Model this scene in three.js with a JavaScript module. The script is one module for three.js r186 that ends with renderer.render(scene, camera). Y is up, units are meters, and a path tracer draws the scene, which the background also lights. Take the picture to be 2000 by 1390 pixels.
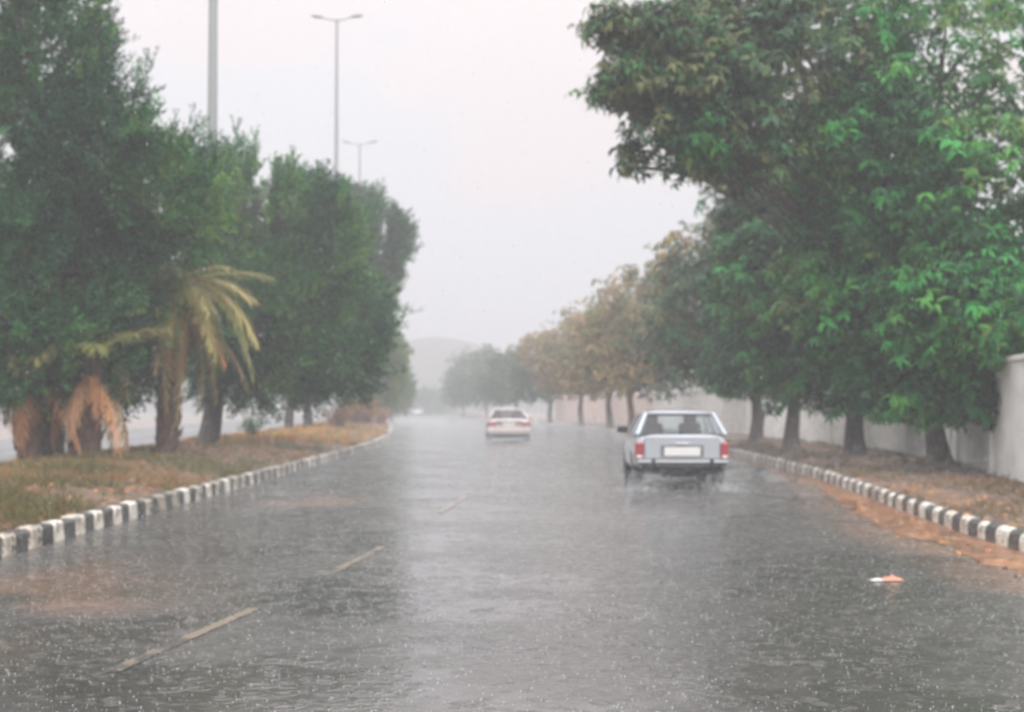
import * as THREE from 'three';
import { mergeGeometries } from 'three/addons/utils/BufferGeometryUtils.js';
import { RoundedBoxGeometry } from 'three/addons/geometries/RoundedBoxGeometry.js';
import { Brush, Evaluator, SUBTRACTION } from 'three-bvh-csg';

// ------------------------------------------------------------------ camera, sky, sun, exposure
const scene = new THREE.Scene();
const F = 3000, EYE = 1.42, PITCH = Math.atan(100 / F);
const camera = new THREE.PerspectiveCamera(2 * Math.atan(695 / F) * 180 / Math.PI, 1024 / 711, 0.1, 3000);
camera.position.set(0, EYE, 0);
camera.rotation.set(PITCH, 0, 0);
camera.focus = 4; camera.userData.fStop = 4.2;      // the phone focused close, everything further is a little soft
const renderer = new THREE.WebGLRenderer({ antialias: true });
renderer.toneMapping = THREE.LinearToneMapping;
renderer.toneMappingExposure = 1.33;
renderer.shadowMap.enabled = true;
scene.fog = new THREE.FogExp2(new THREE.Color(0.985, 0.985, 1.0), 0.0036);

function rng(seed) {
  let a = seed >>> 0;
  return () => { a = (a + 0x6D2B79F5) | 0; let t = Math.imul(a ^ (a >>> 15), 1 | a); t = (t + Math.imul(t ^ (t >>> 7), 61 | t)) ^ t; return ((t ^ (t >>> 14)) >>> 0) / 4294967296; };
}
function hash2(x, y, s) { let h = Math.imul(x, 374761393) + Math.imul(y, 668265263) + Math.imul(s, 1442695041); h = Math.imul(h ^ (h >>> 13), 1274126177); return ((h ^ (h >>> 16)) >>> 0) / 4294967296; }
const fade = t => t * t * (3 - 2 * t), lerp = (a, b, t) => a + (b - a) * t, clamp = (x, a = 0, b = 1) => Math.min(b, Math.max(a, x));
function vnoise(x, y, period, s) {                     // value noise that repeats after `period` cells
  const x0 = Math.floor(x), y0 = Math.floor(y), fx = fade(x - x0), fy = fade(y - y0), m = v => ((v % period) + period) % period;
  const a = hash2(m(x0), m(y0), s), b = hash2(m(x0 + 1), m(y0), s), c = hash2(m(x0), m(y0 + 1), s), d = hash2(m(x0 + 1), m(y0 + 1), s);
  return lerp(lerp(a, b, fx), lerp(c, d, fx), fy);
}
function fbm(x, y, period, s, oct = 4) { let v = 0, a = 0.5, n = 0; for (let i = 0; i < oct; i++) { v += a * vnoise(x, y, period, s + i * 17); n += a; a *= 0.5; x *= 2; y *= 2; period *= 2; } return v / n; }
const smooth = (a, b, x) => fade(clamp((x - a) / (b - a)));

{ // overcast rain sky: even low down, brighter towards the zenith, faint pinkish and bluish cloud
  const W = 1024, H = 512, data = new Float32Array(W * H * 4);
  for (let j = 0; j < H; j++) for (let i = 0; i < W; i++) {
    const el = ((j + 0.5) / H - 0.5) * Math.PI, s = Math.max(0, Math.sin(el));
    const n = fbm(i / W * 16, j / H * 16, 16, 5, 4) - 0.5, p = smooth(0.52, 0.70, fbm(i / W * 40, j / H * 40, 40, 91, 3));
    const L = 0.70 * (1 + 2.6 * s ** 2.4) * (1 + 0.10 * n);
    const k = (j * W + i) * 4;
    data[k] = L * (0.985 + 0.075 * p); data[k + 1] = L * (0.98 - 0.005 * p); data[k + 2] = L * (1.025 - 0.04 * p); data[k + 3] = 1;
  }
  const t = new THREE.DataTexture(data, W, H, THREE.RGBAFormat, THREE.FloatType);
  t.mapping = THREE.EquirectangularReflectionMapping; t.magFilter = THREE.LinearFilter; t.minFilter = THREE.LinearFilter; t.needsUpdate = true;
  scene.background = t; scene.environment = t;
}
const sun = new THREE.DirectionalLight(new THREE.Color(1, 0.975, 0.94), 1.5);
sun.position.set(25, 70, 20); sun.target.position.set(0, 0, -40);
sun.castShadow = true; sun.shadow.radius = 60; sun.shadow.mapSize.set(2048, 2048);
Object.assign(sun.shadow.camera, { left: -90, right: 90, top: 110, bottom: -60, near: 1, far: 320 });
scene.add(sun, sun.target);

// ------------------------------------------------------------------ helpers
const V = (x, y, z) => new THREE.Vector3(x, y, z);
const R = a => a * Math.PI / 180;
function P(px, py, d) {                                 // photo pixel at a known distance along the road
  const u = (px - 1000) / F, v = (695 - py) / F, c = Math.cos(PITCH), s = Math.sin(PITCH), w = c - v * s;
  return V(u / w * d, EYE + (v * c + s) / w * d, -d);
}
const used = new Map();
function numbered(name) { const n = used.get(name) || 0; used.set(name, n + 1); return n ? `${name}_${String(n).padStart(3, '0')}` : name; }
function shade(o) { o.castShadow = true; o.receiveShadow = true; return o; }
function mesh(name, geo, mat, parent) { const m = shade(new THREE.Mesh(geo, mat)); m.name = name; if (parent) parent.add(m); return m; }
function info(o, label, category, extra = {}) { o.name = numbered(o.name); Object.assign(o.userData, { label, category }, extra); scene.add(o); return o; }
function thing(name, label, category, x, y, z, turn = 0, extra) { const g = new THREE.Group(); g.name = name; g.position.set(x, y, z); g.rotation.y = turn; return info(g, label, category, extra); }
function structure(name, geo, mat, label) { const m = mesh(name, geo, mat); m.name = numbered(name); m.userData = { kind: 'structure', label, category: name.split('_').pop() }; scene.add(m); return m; }
const col = (r, g, b) => new THREE.Color().setRGB(r, g, b);
function tex(size, fn, srgb = true, repeat = 1) {
  const d = new Uint8Array(size * size * 4);
  for (let j = 0; j < size; j++) for (let i = 0; i < size; i++) { const c = fn(i / size, j / size), k = (j * size + i) * 4; d[k] = clamp(c[0]) * 255; d[k + 1] = clamp(c[1]) * 255; d[k + 2] = clamp(c[2]) * 255; d[k + 3] = 255; }
  const t = new THREE.DataTexture(d, size, size, THREE.RGBAFormat); t.wrapS = t.wrapT = THREE.RepeatWrapping; t.magFilter = THREE.LinearFilter; t.minFilter = THREE.LinearMipmapLinearFilter; t.generateMipmaps = true;
  if (srgb) t.colorSpace = THREE.SRGBColorSpace;
  t.repeat.set(repeat, repeat); t.needsUpdate = true; return t;
}
const std = (o) => new THREE.MeshStandardMaterial(o), phys = (o) => new THREE.MeshPhysicalMaterial(o);
function geoFrom(pos, idx, uv, color) {
  const g = new THREE.BufferGeometry(); g.setAttribute('position', new THREE.Float32BufferAttribute(pos, 3));
  if (uv) g.setAttribute('uv', new THREE.Float32BufferAttribute(uv, 2));
  if (color) g.setAttribute('color', new THREE.Float32BufferAttribute(color, 3));
  g.setIndex(idx); g.computeVertexNormals(); return g;
}
function tube(pts, radii, seg = 8, cap = true) {        // tapered limb through points, uv in metres
  const pos = [], idx = [], uv = []; let side = V(1, 0, 0), along = 0;
  pts.forEach((p, i) => {
    const t = (i < pts.length - 1 ? pts[i + 1].clone().sub(p) : p.clone().sub(pts[i - 1])).normalize();
    if (i) along += p.distanceTo(pts[i - 1]);
    side = side.clone().sub(t.clone().multiplyScalar(side.dot(t))); if (side.lengthSq() < 1e-6) side = V(0, 0, 1).sub(t.clone().multiplyScalar(t.z)); side.normalize();
    const up = t.clone().cross(side);
    for (let k = 0; k <= seg; k++) { const a = k / seg * Math.PI * 2, q = p.clone().addScaledVector(side, Math.cos(a) * radii[i]).addScaledVector(up, Math.sin(a) * radii[i]); pos.push(q.x, q.y, q.z); uv.push(k / seg * radii[0] * 6.28, along); }
  });
  const n = seg + 1;
  for (let i = 0; i < pts.length - 1; i++) for (let k = 0; k < seg; k++) { const a = i * n + k, b = a + n; idx.push(a, a + 1, b, a + 1, b + 1, b); }
  if (cap) { const c = pos.length / 3, e = pts[pts.length - 1], l = (pts.length - 1) * n; pos.push(e.x, e.y, e.z); uv.push(0, along); for (let k = 0; k < seg; k++) idx.push(l + k, l + k + 1, c); }
  return geoFrom(pos, idx, uv);
}
function table(rows) {                                  // smooth curve through [distance, x] rows
  return d => {
    let i = 0; while (i < rows.length - 2 && d > rows[i + 1][0]) i++;
    const [a, b] = [rows[i], rows[i + 1]], p = rows[i - 1] || a, q = rows[i + 2] || b, t = clamp((d - a[0]) / (b[0] - a[0]), -5, 5);
    if (t < 0 || t > 1) return lerp(a[1], b[1], t);
    const m0 = (b[1] - p[1]) / (b[0] - p[0] || 1), m1 = (q[1] - a[1]) / (q[0] - a[0] || 1), h = b[0] - a[0], t2 = t * t, t3 = t2 * t;
    return (2 * t3 - 3 * t2 + 1) * a[1] + (t3 - 2 * t2 + t) * h * m0 + (-2 * t3 + 3 * t2) * b[1] + (t3 - t2) * h * m1;
  };
}
// ------------------------------------------------------------------ plan of the road (x over distance)
const kerbL = table([[-20, -4.85], [0, -4.85], [30, -4.8], [45, -4.8], [56, -5.0], [70, -5.6], [85, -6.7], [105, -8.2], [135, -10.8], [190, -15], [290, -21], [420, -29], [600, -40]]);
const kerbR = table([[-20, 4.9], [0, 4.9], [15, 4.95], [20, 5.25], [27, 5.8], [34, 6.2], [42, 6.4], [55, 6.5], [75, 6.1], [100, 4.4], [128, 1.6], [190, -4.5], [290, -11], [420, -19], [600, -30]]);
const wallX = table([[-20, 8.2], [0, 8.2], [20, 8.3], [27, 8.85], [34, 10.0], [42, 10.8], [55, 11.2], [75, 10.9], [100, 9.4], [128, 6.8], [190, 1], [290, -5], [420, -13]]);
const dList = []; for (let d = -18; d < 70; d += 0.5) dList.push(d); for (let d = 70; d < 160; d += 2) dList.push(d); for (let d = 160; d <= 600; d += 10) dList.push(d);
function strip(fa, fb, n, y, ds = dList, paint) {        // ground sheet between two curves
  const pos = [], idx = [], uv = [], c = [];
  ds.forEach(d => { const a = fa(d), b = fb(d); for (let k = 0; k <= n; k++) { const x = lerp(a, b, k / n), yy = typeof y === 'function' ? y(x, d, k / n) : y; pos.push(x, yy, -d); uv.push(x, d); if (paint) c.push(...paint(x, d, k / n)); } });
  for (let i = 0; i < ds.length - 1; i++) for (let k = 0; k < n; k++) { const a = i * (n + 1) + k, b = a + n + 1; idx.push(a, a + 1, b, a + 1, b + 1, b); }
  return geoFrom(pos, idx, uv, paint ? c : null);
}
// ------------------------------------------------------------------ ground materials
const asphaltTex = tex(1024, (u, v) => {
  const a = fbm(u * 8, v * 8, 8, 3, 5), g = hash2(Math.floor(u * 1024), Math.floor(v * 1024), 7), s = fbm(u * 128, v * 128, 128, 21, 2);
  const b = 0.30 + 0.05 * (a - 0.5) + 0.07 * (g - 0.5) + 0.10 * (s - 0.5); return [b * 1.01, b, b * 0.985];
}, true, 1 / 6);
const rippleTex = (() => {                              // beaten water film: drop rings and chop, height map
  const N = 1024, h = new Float32Array(N * N), r = rng(77);
  for (let j = 0; j < N; j++) for (let i = 0; i < N; i++) h[j * N + i] = 0.35 * fbm(i / N * 9, j / N * 9, 9, 40, 2) + 0.34 * fbm(i / N * 26, j / N * 26, 26, 41, 3) + 0.12 * fbm(i / N * 90, j / N * 90, 90, 47, 2);
  for (let k = 0; k < 800; k++) {
    const cx = r() * N, cy = r() * N, rad = 6 + 18 * r() * r(), amp = 0.14 + 0.38 * r() * r(), w = rad * 2.2, ring = r() < 0.6;
    for (let j = Math.floor(cy - w); j <= cy + w; j++) for (let i = Math.floor(cx - w); i <= cx + w; i++) {
      const q = Math.hypot(i - cx, j - cy); if (q > w) continue;
      const f = ring ? Math.exp(-(((q - rad) / (rad * 0.28)) ** 2)) - 0.8 * Math.exp(-((q / (rad * 0.5)) ** 2)) : Math.exp(-((q / (rad * 0.45)) ** 2));
      h[((j + N) % N) * N + ((i + N) % N)] += amp * f;
    }
  }
  let lo = 9, hi = -9; for (const x of h) { lo = Math.min(lo, x); hi = Math.max(hi, x); }
  return tex(N, (u, v) => { const x = (h[Math.floor(v * N) * N + Math.floor(u * N)] - lo) / (hi - lo); return [x, x, x]; }, false, 1 / 3.4);
})();
const wetRough = tex(512, (u, v) => { const a = smooth(0.38, 0.62, fbm(u * 10, v * 10, 10, 63, 4)), b = 0.11 + 0.14 * a + 0.05 * fbm(u * 64, v * 64, 64, 9, 2); return [b, b, b]; }, false, 1 / 9);
const road = phys({ map: asphaltTex, vertexColors: true, roughness: 1, roughnessMap: wetRough, bumpMap: rippleTex, bumpScale: 0.017, ior: 1.40, metalness: 0 });
const soilTex = tex(512, (u, v) => { const a = fbm(u * 12, v * 12, 12, 13, 5), b = fbm(u * 60, v * 60, 60, 23, 2); const k = 0.75 + 0.5 * (b - 0.5) + 0.5 * (a - 0.5); return [0.80 * k, 0.72 * k, 0.64 * k]; }, true, 1 / 3);
const soilBump = tex(512, (u, v) => { const a = fbm(u * 20, v * 20, 20, 31, 5); return [a, a, a]; }, false, 1 / 2);
const soil = std({ map: soilTex, vertexColors: true, roughness: 0.75, bumpMap: soilBump, bumpScale: 0.05 });
const sandy = std({ map: soilTex, color: col(0.75, 0.72, 0.70), roughness: 0.28, bumpMap: soilBump, bumpScale: 0.03 });

// ------------------------------------------------------------------ ground, roads, verges, hill
{
  const g = new THREE.PlaneGeometry(1500, 900, 60, 60); g.rotateX(-Math.PI / 2); g.translate(0, -0.06, -330);
  const p = g.attributes.position, uv = g.attributes.uv; for (let i = 0; i < p.count; i++) uv.setXY(i, p.getX(i), -p.getZ(i));
  structure('ground', g, sandy, 'pale sandy ground beyond the walls and carriageways');
}
const siltEdge = d => { const n = fbm(d * 0.7 + 3, 2.5, 4096, 67, 4), f = fbm(d * 4 + 3, 7.5, 4096, 68, 3); return kerbR(d) - 0.02 - (0.14 + 0.70 * smooth(9.5, 13, d) * smooth(34, 17, d)) * (0.35 + 0.75 * n + 0.45 * (f - 0.4)); };
const mudPatch = [[-3.8, 11.0, 1.8, 4.5], [-3.1, 23.5, 1.1, 3.2], [4.7, 13, 0.8, 5]];
structure('road', strip(kerbL, kerbR, 26, 0, dList, (x, d) => {
  let m = 0; const n = fbm(x * 1.3 + 50, d * 0.9 + 50, 4096, 19, 4);
  for (const [mx, md, rx, rd] of mudPatch) m = Math.max(m, smooth(1, 0.25, Math.hypot((x - mx) / rx, (d - md) / rd)) * smooth(0.32, 0.6, n));
  m = Math.max(m, smooth(0.55, -0.1, siltEdge(d) - x - 0.5 * n) * smooth(0.25, 0.55, n) * smooth(36, 28, d) * 0.9);
  const b = 0.7 + 0.6 * fbm(x * 1.1 + 9, d * 0.3 + 9, 4096, 29, 4);
  return [b * lerp(1.03, 2.6, m), b * lerp(1, 1.75, m), b * lerp(0.95, 1.35, m)];
}), road, 'rain beaten wet grey asphalt road');
const medFar = d => kerbL(d) - 6.3, otherFar = d => kerbL(d) - 17;
structure('road', strip(otherFar, medFar, 10, -0.004, dList, () => [1, 1, 1]), road, 'wet carriageway beyond the planted median');
const bump = (x, d) => 0.12 * fbm(x * 0.9 + 40, d * 0.9 + 40, 4096, 71, 3);
structure('verge', strip(d => medFar(d) + 0.2, d => kerbL(d) - 0.17, 18, (x, d, k) => 0.10 + bump(x, d) + 0.22 * Math.sin(k * Math.PI), dList, (x, d) => {
  const a = fbm(x * 0.7 + 30, d * 0.45 + 30, 4096, 37, 4), b = fbm(x * 2.2 + 10, d * 2 + 10, 4096, 39, 3), green = smooth(0.42, 0.6, a), red = smooth(0.5, 0.68, b);
  return [lerp(lerp(0.40, 0.22, green), 0.44, red), lerp(lerp(0.31, 0.23, green), 0.25, red), lerp(lerp(0.22, 0.11, green), 0.17, red)];
}), soil, 'median of brown soil and rough grass between the carriageways');
structure('pavement', strip(d => kerbR(d) + 0.15, d => wallX(d) + 0.05, 12, (x, d) => 0.10 + 0.5 * bump(x, d), dList, (x, d) => {
  const a = smooth(0.45, 0.65, fbm(x * 1.1 + 70, d * 0.6 + 70, 4096, 57, 4)); return [lerp(0.34, 0.52, a), lerp(0.30, 0.38, a), lerp(0.28, 0.28, a)];
}), soil, 'unpaved footway of damp earth along the white wall');
{ // low hill at the end of the road
  const pos = [], idx = [], n = 90, m = 14, ridge = x => 21 * Math.exp(-(((x + 22) / 34) ** 2)) + 9 * Math.exp(-(((x - 70) / 60) ** 2)) + 7 * Math.exp(-(((x + 130) / 70) ** 2));
  for (let j = 0; j <= m; j++) for (let i = 0; i <= n; i++) { const x = -260 + 520 * i / n, t = j / m; pos.push(x, (ridge(x) + 1.6 * (fbm(i * 0.35, j * 0.4 + 3, 4096, 83, 4) - 0.5)) * Math.sin(t * Math.PI) ** 0.8 - 0.3, -(420 + 70 * t)); }
  for (let j = 0; j < m; j++) for (let i = 0; i < n; i++) { const a = j * (n + 1) + i, b = a + n + 1; idx.push(a, a + 1, b, a + 1, b + 1, b); }
  structure('hill', geoFrom(pos, idx), std({ color: col(0.13, 0.13, 0.10), roughness: 0.95 }), 'low hill fading in the rain haze');
}
// lane markings: worn dashes of paint
const linePaint = std({ vertexColors: true, roughness: 0.28, bumpMap: rippleTex, bumpScale: 0.005 });
{
  const laneX = table([[5, -2.45], [8.4, -2.14], [10.65, -1.85], [13.1, -1.57], [15.5, -1.34], [20.8, -0.97], [25, -0.72], [40, 0.0], [60, 0.4], [90, -1.5]]);
  for (const [a, b] of [[8.3, 10.9], [13.0, 15.7], [20.6, 25.2], [30, 33], [38, 41]]) {
    const ds = []; for (let d = a; d <= b + 1e-6; d += (b - a) / 48) ds.push(d);
    const r = rng(Math.floor(a * 10)), wob = ds.map(() => 0.022 * r());
    const at = d => wob[Math.round((d - a) / (b - a) * 48)];
    structure('lane_marking', strip(d => laneX(d) - 0.052 + at(d), d => laneX(d) + 0.052 - at(d) * 0.7, 5, 0.004, ds, (x, d) => { const k = smooth(0.36, 0.58, fbm(x * 14 + 40, d * 5 + 40, 4096, 88, 3)); return [lerp(0.07, 0.22, k), lerp(0.065, 0.175, k), lerp(0.06, 0.13, k)]; }), linePaint, 'worn pale dash of the lane line on the wet road').userData.group = 'dashes of the lane line';
  }
}
{ // washed up orange silt along the kerb
  const ds = []; for (let d = 9.5; d <= 34; d += 0.1) ds.push(d);
  const inner = siltEdge;
  structure('silt', strip(inner, d => kerbR(d) + 0.02, 8, (x, d, k) => 0.004 + 0.03 * k * fbm(x * 3 + 9, d * 2, 4096, 12, 3), ds, (x, d) => { const n = fbm(x * 3 + 8, d * 1.5, 4096, 15, 4); return [0.46 + 0.46 * n, 0.27 + 0.28 * n, 0.17 + 0.18 * n]; }),
    std({ map: soilTex, vertexColors: true, roughness: 0.38, bumpMap: soilBump, bumpScale: 0.012 }), 'orange silt washed up along the striped kerb');
}
// ------------------------------------------------------------------ kerbs, stone by stone
const grime = (r0, g0, b0, s, amt) => tex(256, (u, v) => { const a = fbm(u * 6, v * 6, 6, s, 5), b = smooth(0.55, 0.75, fbm(u * 18, v * 18, 18, s + 5, 3)); const k = 1 + amt * (a - 0.5) - amt * 0.5 * b; return [r0 * k, g0 * k, b0 * k]; });
const whitePaint = [0, 1, 2, 3, 4].map(i => std({ map: grime(0.88 - 0.045 * i, 0.86 - 0.05 * i, 0.81 - 0.055 * i, 200 + i * 9, 0.5 + 0.12 * i), roughness: 0.55 }));
const blackPaint = [0, 1].map(i => std({ map: grime(0.22 + 0.06 * i, 0.22 + 0.06 * i, 0.215 + 0.05 * i, 240 + i * 9, 0.5), roughness: 0.4 }));
function stoneGeo(len, bull) {
  const s = new THREE.Shape(), pts = bull ? [[0, -0.05], [0, 0.12], [0.012, 0.165], [0.045, 0.195], [0.085, 0.20], [0.125, 0.185], [0.15, 0.15], [0.155, -0.05]] : [[0, -0.05], [0.008, 0.175], [0.028, 0.198], [0.135, 0.202], [0.155, 0.185], [0.16, -0.05]];
  pts.forEach(([x, y], i) => i ? s.lineTo(x, y) : s.moveTo(x, y));
  const g = new THREE.ExtrudeGeometry(s, { depth: len - 0.016, bevelEnabled: true, bevelSize: 0.006, bevelThickness: 0.006, bevelSegments: 1, curveSegments: 1 }); g.translate(0, 0, -len / 2 + 0.008); return g;
}
function kerb(fx, sideSign, bull, label, d0, d1, dFar) {
  const k = new THREE.Group(); k.name = numbered('kerb'); k.userData = { kind: 'structure', label, category: 'kerb' }; scene.add(k);
  const len = 0.40, geo = stoneGeo(len - 0.006, bull), r = rng(bull ? 5 : 6), far = [[], []];
  if (sideSign < 0) geo.rotateY(Math.PI);
  let d = d0, i = 0;
  while (d < dFar) {
    const x = fx(d), slope = (fx(d + 0.2) - fx(d - 0.2)) / 0.4, turn = Math.atan(-slope), near = d < d1;
    const white = i % 2 === 0, m = near ? mesh('kerb_stone', geo, white ? whitePaint[Math.floor(r() * 5)] : blackPaint[Math.floor(r() * 2)], k) : null;
    const pos = V(x + (r() - 0.5) * 0.022, (r() - 0.5) * 0.02, -d), rot = turn + (r() - 0.5) * 0.05;
    if (near) { m.position.copy(pos); m.rotation.set((r() - 0.5) * 0.015, rot, (r() - 0.5) * 0.03); m.name = i ? `kerb_stone_${String(i).padStart(3, '0')}` : 'kerb_stone'; }
    else { const g = geo.clone(); g.rotateY(rot); g.translate(pos.x, pos.y, pos.z); far[white ? 0 : 1].push(g); }
    d += len / Math.hypot(1, slope); i++;
  }
  far.forEach((gs, w) => { if (gs.length) { const m = mesh(w ? 'black_kerb_stones' : 'white_kerb_stones', mergeGeometries(gs), w ? blackPaint[0] : whitePaint[0], k); m.userData.kind = 'stuff'; } });
}
kerb(kerbL, -1, false, 'black and white striped kerb along the grassy median', 6, 62, 190);
kerb(kerbR, 1, true, 'black and white striped round topped kerb along the silt', 6, 62, 190);
kerb(d => medFar(d), 1, false, 'far striped kerb of the median facing the other carriageway', 20, 20, 90);

// ------------------------------------------------------------------ boundary walls
function wall(d0, d1, mats, label, h, pillarEvery) {
  const w = thing('boundary_wall', label, 'wall', wallX((d0 + d1) / 2), 0, -(d0 + d1) / 2), o = w.position; let i = 0;
  for (let d = d0; d < d1 - 0.1; d += pillarEvery, i++) {
    const e = Math.min(d + pillarEvery, d1), a = V(wallX(d), 0, -d), b = V(wallX(e), 0, -e), len = a.distanceTo(b), mid = a.clone().add(b).multiplyScalar(0.5).sub(o), turn = Math.atan2(b.x - a.x, b.z - a.z);
    const put = (name, g, y, dx = 0) => { const m = mesh(name, g, mats[i % mats.length], w); m.position.set(mid.x + 0.14 + dx, y, mid.z); m.rotation.y = turn; return m; };
    put('wall_panel', new RoundedBoxGeometry(0.2, h + 0.1, len - 0.32, 1, 0.01), h / 2 - 0.05);
    put('coping', new RoundedBoxGeometry(0.3, 0.09, len - 0.34, 1, 0.015), h + 0.048);
    const p = mesh('pillar', new RoundedBoxGeometry(0.34, h + 0.32, 0.34, 1, 0.015), mats[i % mats.length], w); p.position.set(a.x - o.x + 0.14, h / 2 + 0.06, a.z - o.z); p.rotation.y = turn;
    const c = mesh('pillar_cap', new RoundedBoxGeometry(0.44, 0.08, 0.44, 1, 0.02), mats[i % mats.length], p); c.position.y = h / 2 + 0.202;
  }
}
const plaster = (r0, g0, b0, s) => { const t = tex(512, (u, v) => { const a = fbm(u * 8, v * 8, 8, s, 5), st = smooth(0.5, 0.8, fbm(u * 14, v * 4, 14, s + 3, 4)); const k = 1 + 0.14 * (a - 0.5) - 0.07 * st; return [r0 * k, g0 * k, b0 * k]; }); return std({ map: t, roughness: 0.7 }); };
const whiteWall = [plaster(0.95, 0.95, 0.93, 301), plaster(0.94, 0.94, 0.92, 311)], pinkWall = [plaster(0.93, 0.85, 0.81, 321)];
wall(12, 102, whiteWall, 'white rendered boundary wall with pillars behind the green trees', 2.25, 6);
wall(102, 154, pinkWall, 'faded pink boundary wall behind the brown leaved trees', 2.2, 6.5);

// ------------------------------------------------------------------ trees
const barkTex = (s, r0, g0, b0) => tex(256, (u, v) => { const a = fbm(u * 10, v * 3, 10, s, 4), b = fbm(u * 40, v * 10, 40, s + 7, 3), k = 0.55 + 0.6 * a + 0.5 * (b - 0.5); return [r0 * k, g0 * k, b0 * k]; });
const barkBump = tex(256, (u, v) => { const a = fbm(u * 14, v * 4, 14, 411, 4); return [a, a, a]; }, false);
const bark = { palm: std({ map: barkTex(415, 0.42, 0.32, 0.27), roughness: 0.8, bumpMap: barkBump, bumpScale: 0.03 }), grey: std({ map: barkTex(401, 0.40, 0.36, 0.33), roughness: 0.7, bumpMap: barkBump, bumpScale: 0.03 }), warm: std({ map: barkTex(407, 0.60, 0.42, 0.31), roughness: 0.75, bumpMap: barkBump, bumpScale: 0.03 }) };
function leafQuad(pos, idx, base, dir, up, len, wid, bend, segs) {   // one leaf: folded blade along dir
  const side = dir.clone().cross(up).normalize(), p0 = pos.length / 3; let p = base.clone(), t = dir.clone().normalize();
  const put = q => pos.push(q.x, q.y, q.z);
  put(p);
  for (let s = 1; s < segs; s++) { p = p.clone().addScaledVector(t, len / segs); t = t.clone().addScaledVector(V(0, -1, 0), bend).normalize(); const k = wid * 0.5 * (segs > 2 && s === segs - 1 ? 0.72 : 1); put(p.clone().addScaledVector(side, k)); put(p.clone().addScaledVector(side, -k)); }
  p = p.clone().addScaledVector(t, len / segs); put(p);
  idx.push(p0, p0 + 1, p0 + 2);
  for (let s = 1; s < segs - 1; s++) { const a = p0 + 2 * s - 1; idx.push(a, a + 2, a + 1, a + 1, a + 2, a + 3); }
  const l = p0 + 2 * (segs - 1) - 1; idx.push(l, l + 2, l + 1);
}
function ficusClump(seed) {                              // upright twig set with small leaves
  const r = rng(seed), pos = [], idx = [];
  for (let b = 0; b < 3; b++) {
    const ax = V((r() - 0.5) * 0.9, 1, (r() - 0.5) * 0.9).normalize(), L = 0.34 + 0.22 * r();
    for (let i = 0; i < 13; i++) {
      const t = (i + r()) / 13, a = i * 2.4 + r(), rad = V(Math.cos(a), 0, Math.sin(a)), dir = ax.clone().multiplyScalar(0.75).addScaledVector(rad, 0.9 - 0.4 * t).normalize();
      leafQuad(pos, idx, ax.clone().multiplyScalar(t * L), dir, V(r() - 0.5, r() - 0.5, r() - 0.5).normalize(), 0.085 + 0.035 * r(), 0.045 + 0.015 * r(), 0.1, 2);
    }
  }
  return geoFrom(pos, idx);
}
function whorlClump(seed, len = 0.21, whorls = 4) {      // whorls of long drooping leaves, uneven in size and angle
  const r = rng(seed), pos = [], idx = [];
  for (let w = 0; w < whorls; w++) {
    const c = V((r() - 0.5) * 0.55, 0.05 + 0.3 * r(), (r() - 0.5) * 0.55), n = 5 + Math.floor(5 * r()), ph = r() * 6, L = len * (0.6 + 0.7 * r());
    for (let i = 0; i < n; i++) {
      const a = ph + i / n * 6.283 + (r() - 0.5) * 0.9, dir = V(Math.cos(a), 0.35 - 0.9 * r(), Math.sin(a)).normalize();
      leafQuad(pos, idx, c.clone().add(V(0, -0.06 * r(), 0)), dir, V((r() - 0.5) * 0.6, 1, (r() - 0.5) * 0.6), L * (0.65 + 0.6 * r()), L * (0.22 + 0.1 * r()), 0.35 + 0.55 * r(), 3);
    }
  }
  return geoFrom(pos, idx);
}
const clumps = { ficus: [1, 2, 3].map(i => ficusClump(500 + i)), whorl: [1, 2, 3, 4, 5, 6].map(i => whorlClump(520 + i)), sparse: [1, 2, 3].map(i => whorlClump(540 + i, 0.17, 4)) };
const leafMat = phys({ color: col(1, 1, 1), roughness: 0.55, side: THREE.DoubleSide, transmission: 0.35, thickness: 0, ior: 1.4, specularIntensity: 0.5 });
leafMat.userData = {};
const tints = {
  ficus: [[0.018, 0.085, 0.036], [0.03, 0.145, 0.05], [0.055, 0.21, 0.055], [0.13, 0.27, 0.05]],
  lime: [[0.17, 0.27, 0.06], [0.11, 0.22, 0.06], [0.21, 0.29, 0.07]],
  vivid: [[0.014, 0.085, 0.028], [0.022, 0.17, 0.042], [0.04, 0.28, 0.055], [0.085, 0.30, 0.05], [0.15, 0.26, 0.05]],
  olive: [[0.035, 0.11, 0.045], [0.075, 0.15, 0.05], [0.15, 0.17, 0.06], [0.04, 0.17, 0.05]],
  brown: [[0.35, 0.25, 0.09], [0.26, 0.22, 0.08], [0.38, 0.25, 0.10], [0.16, 0.20, 0.06]],
};
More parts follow.
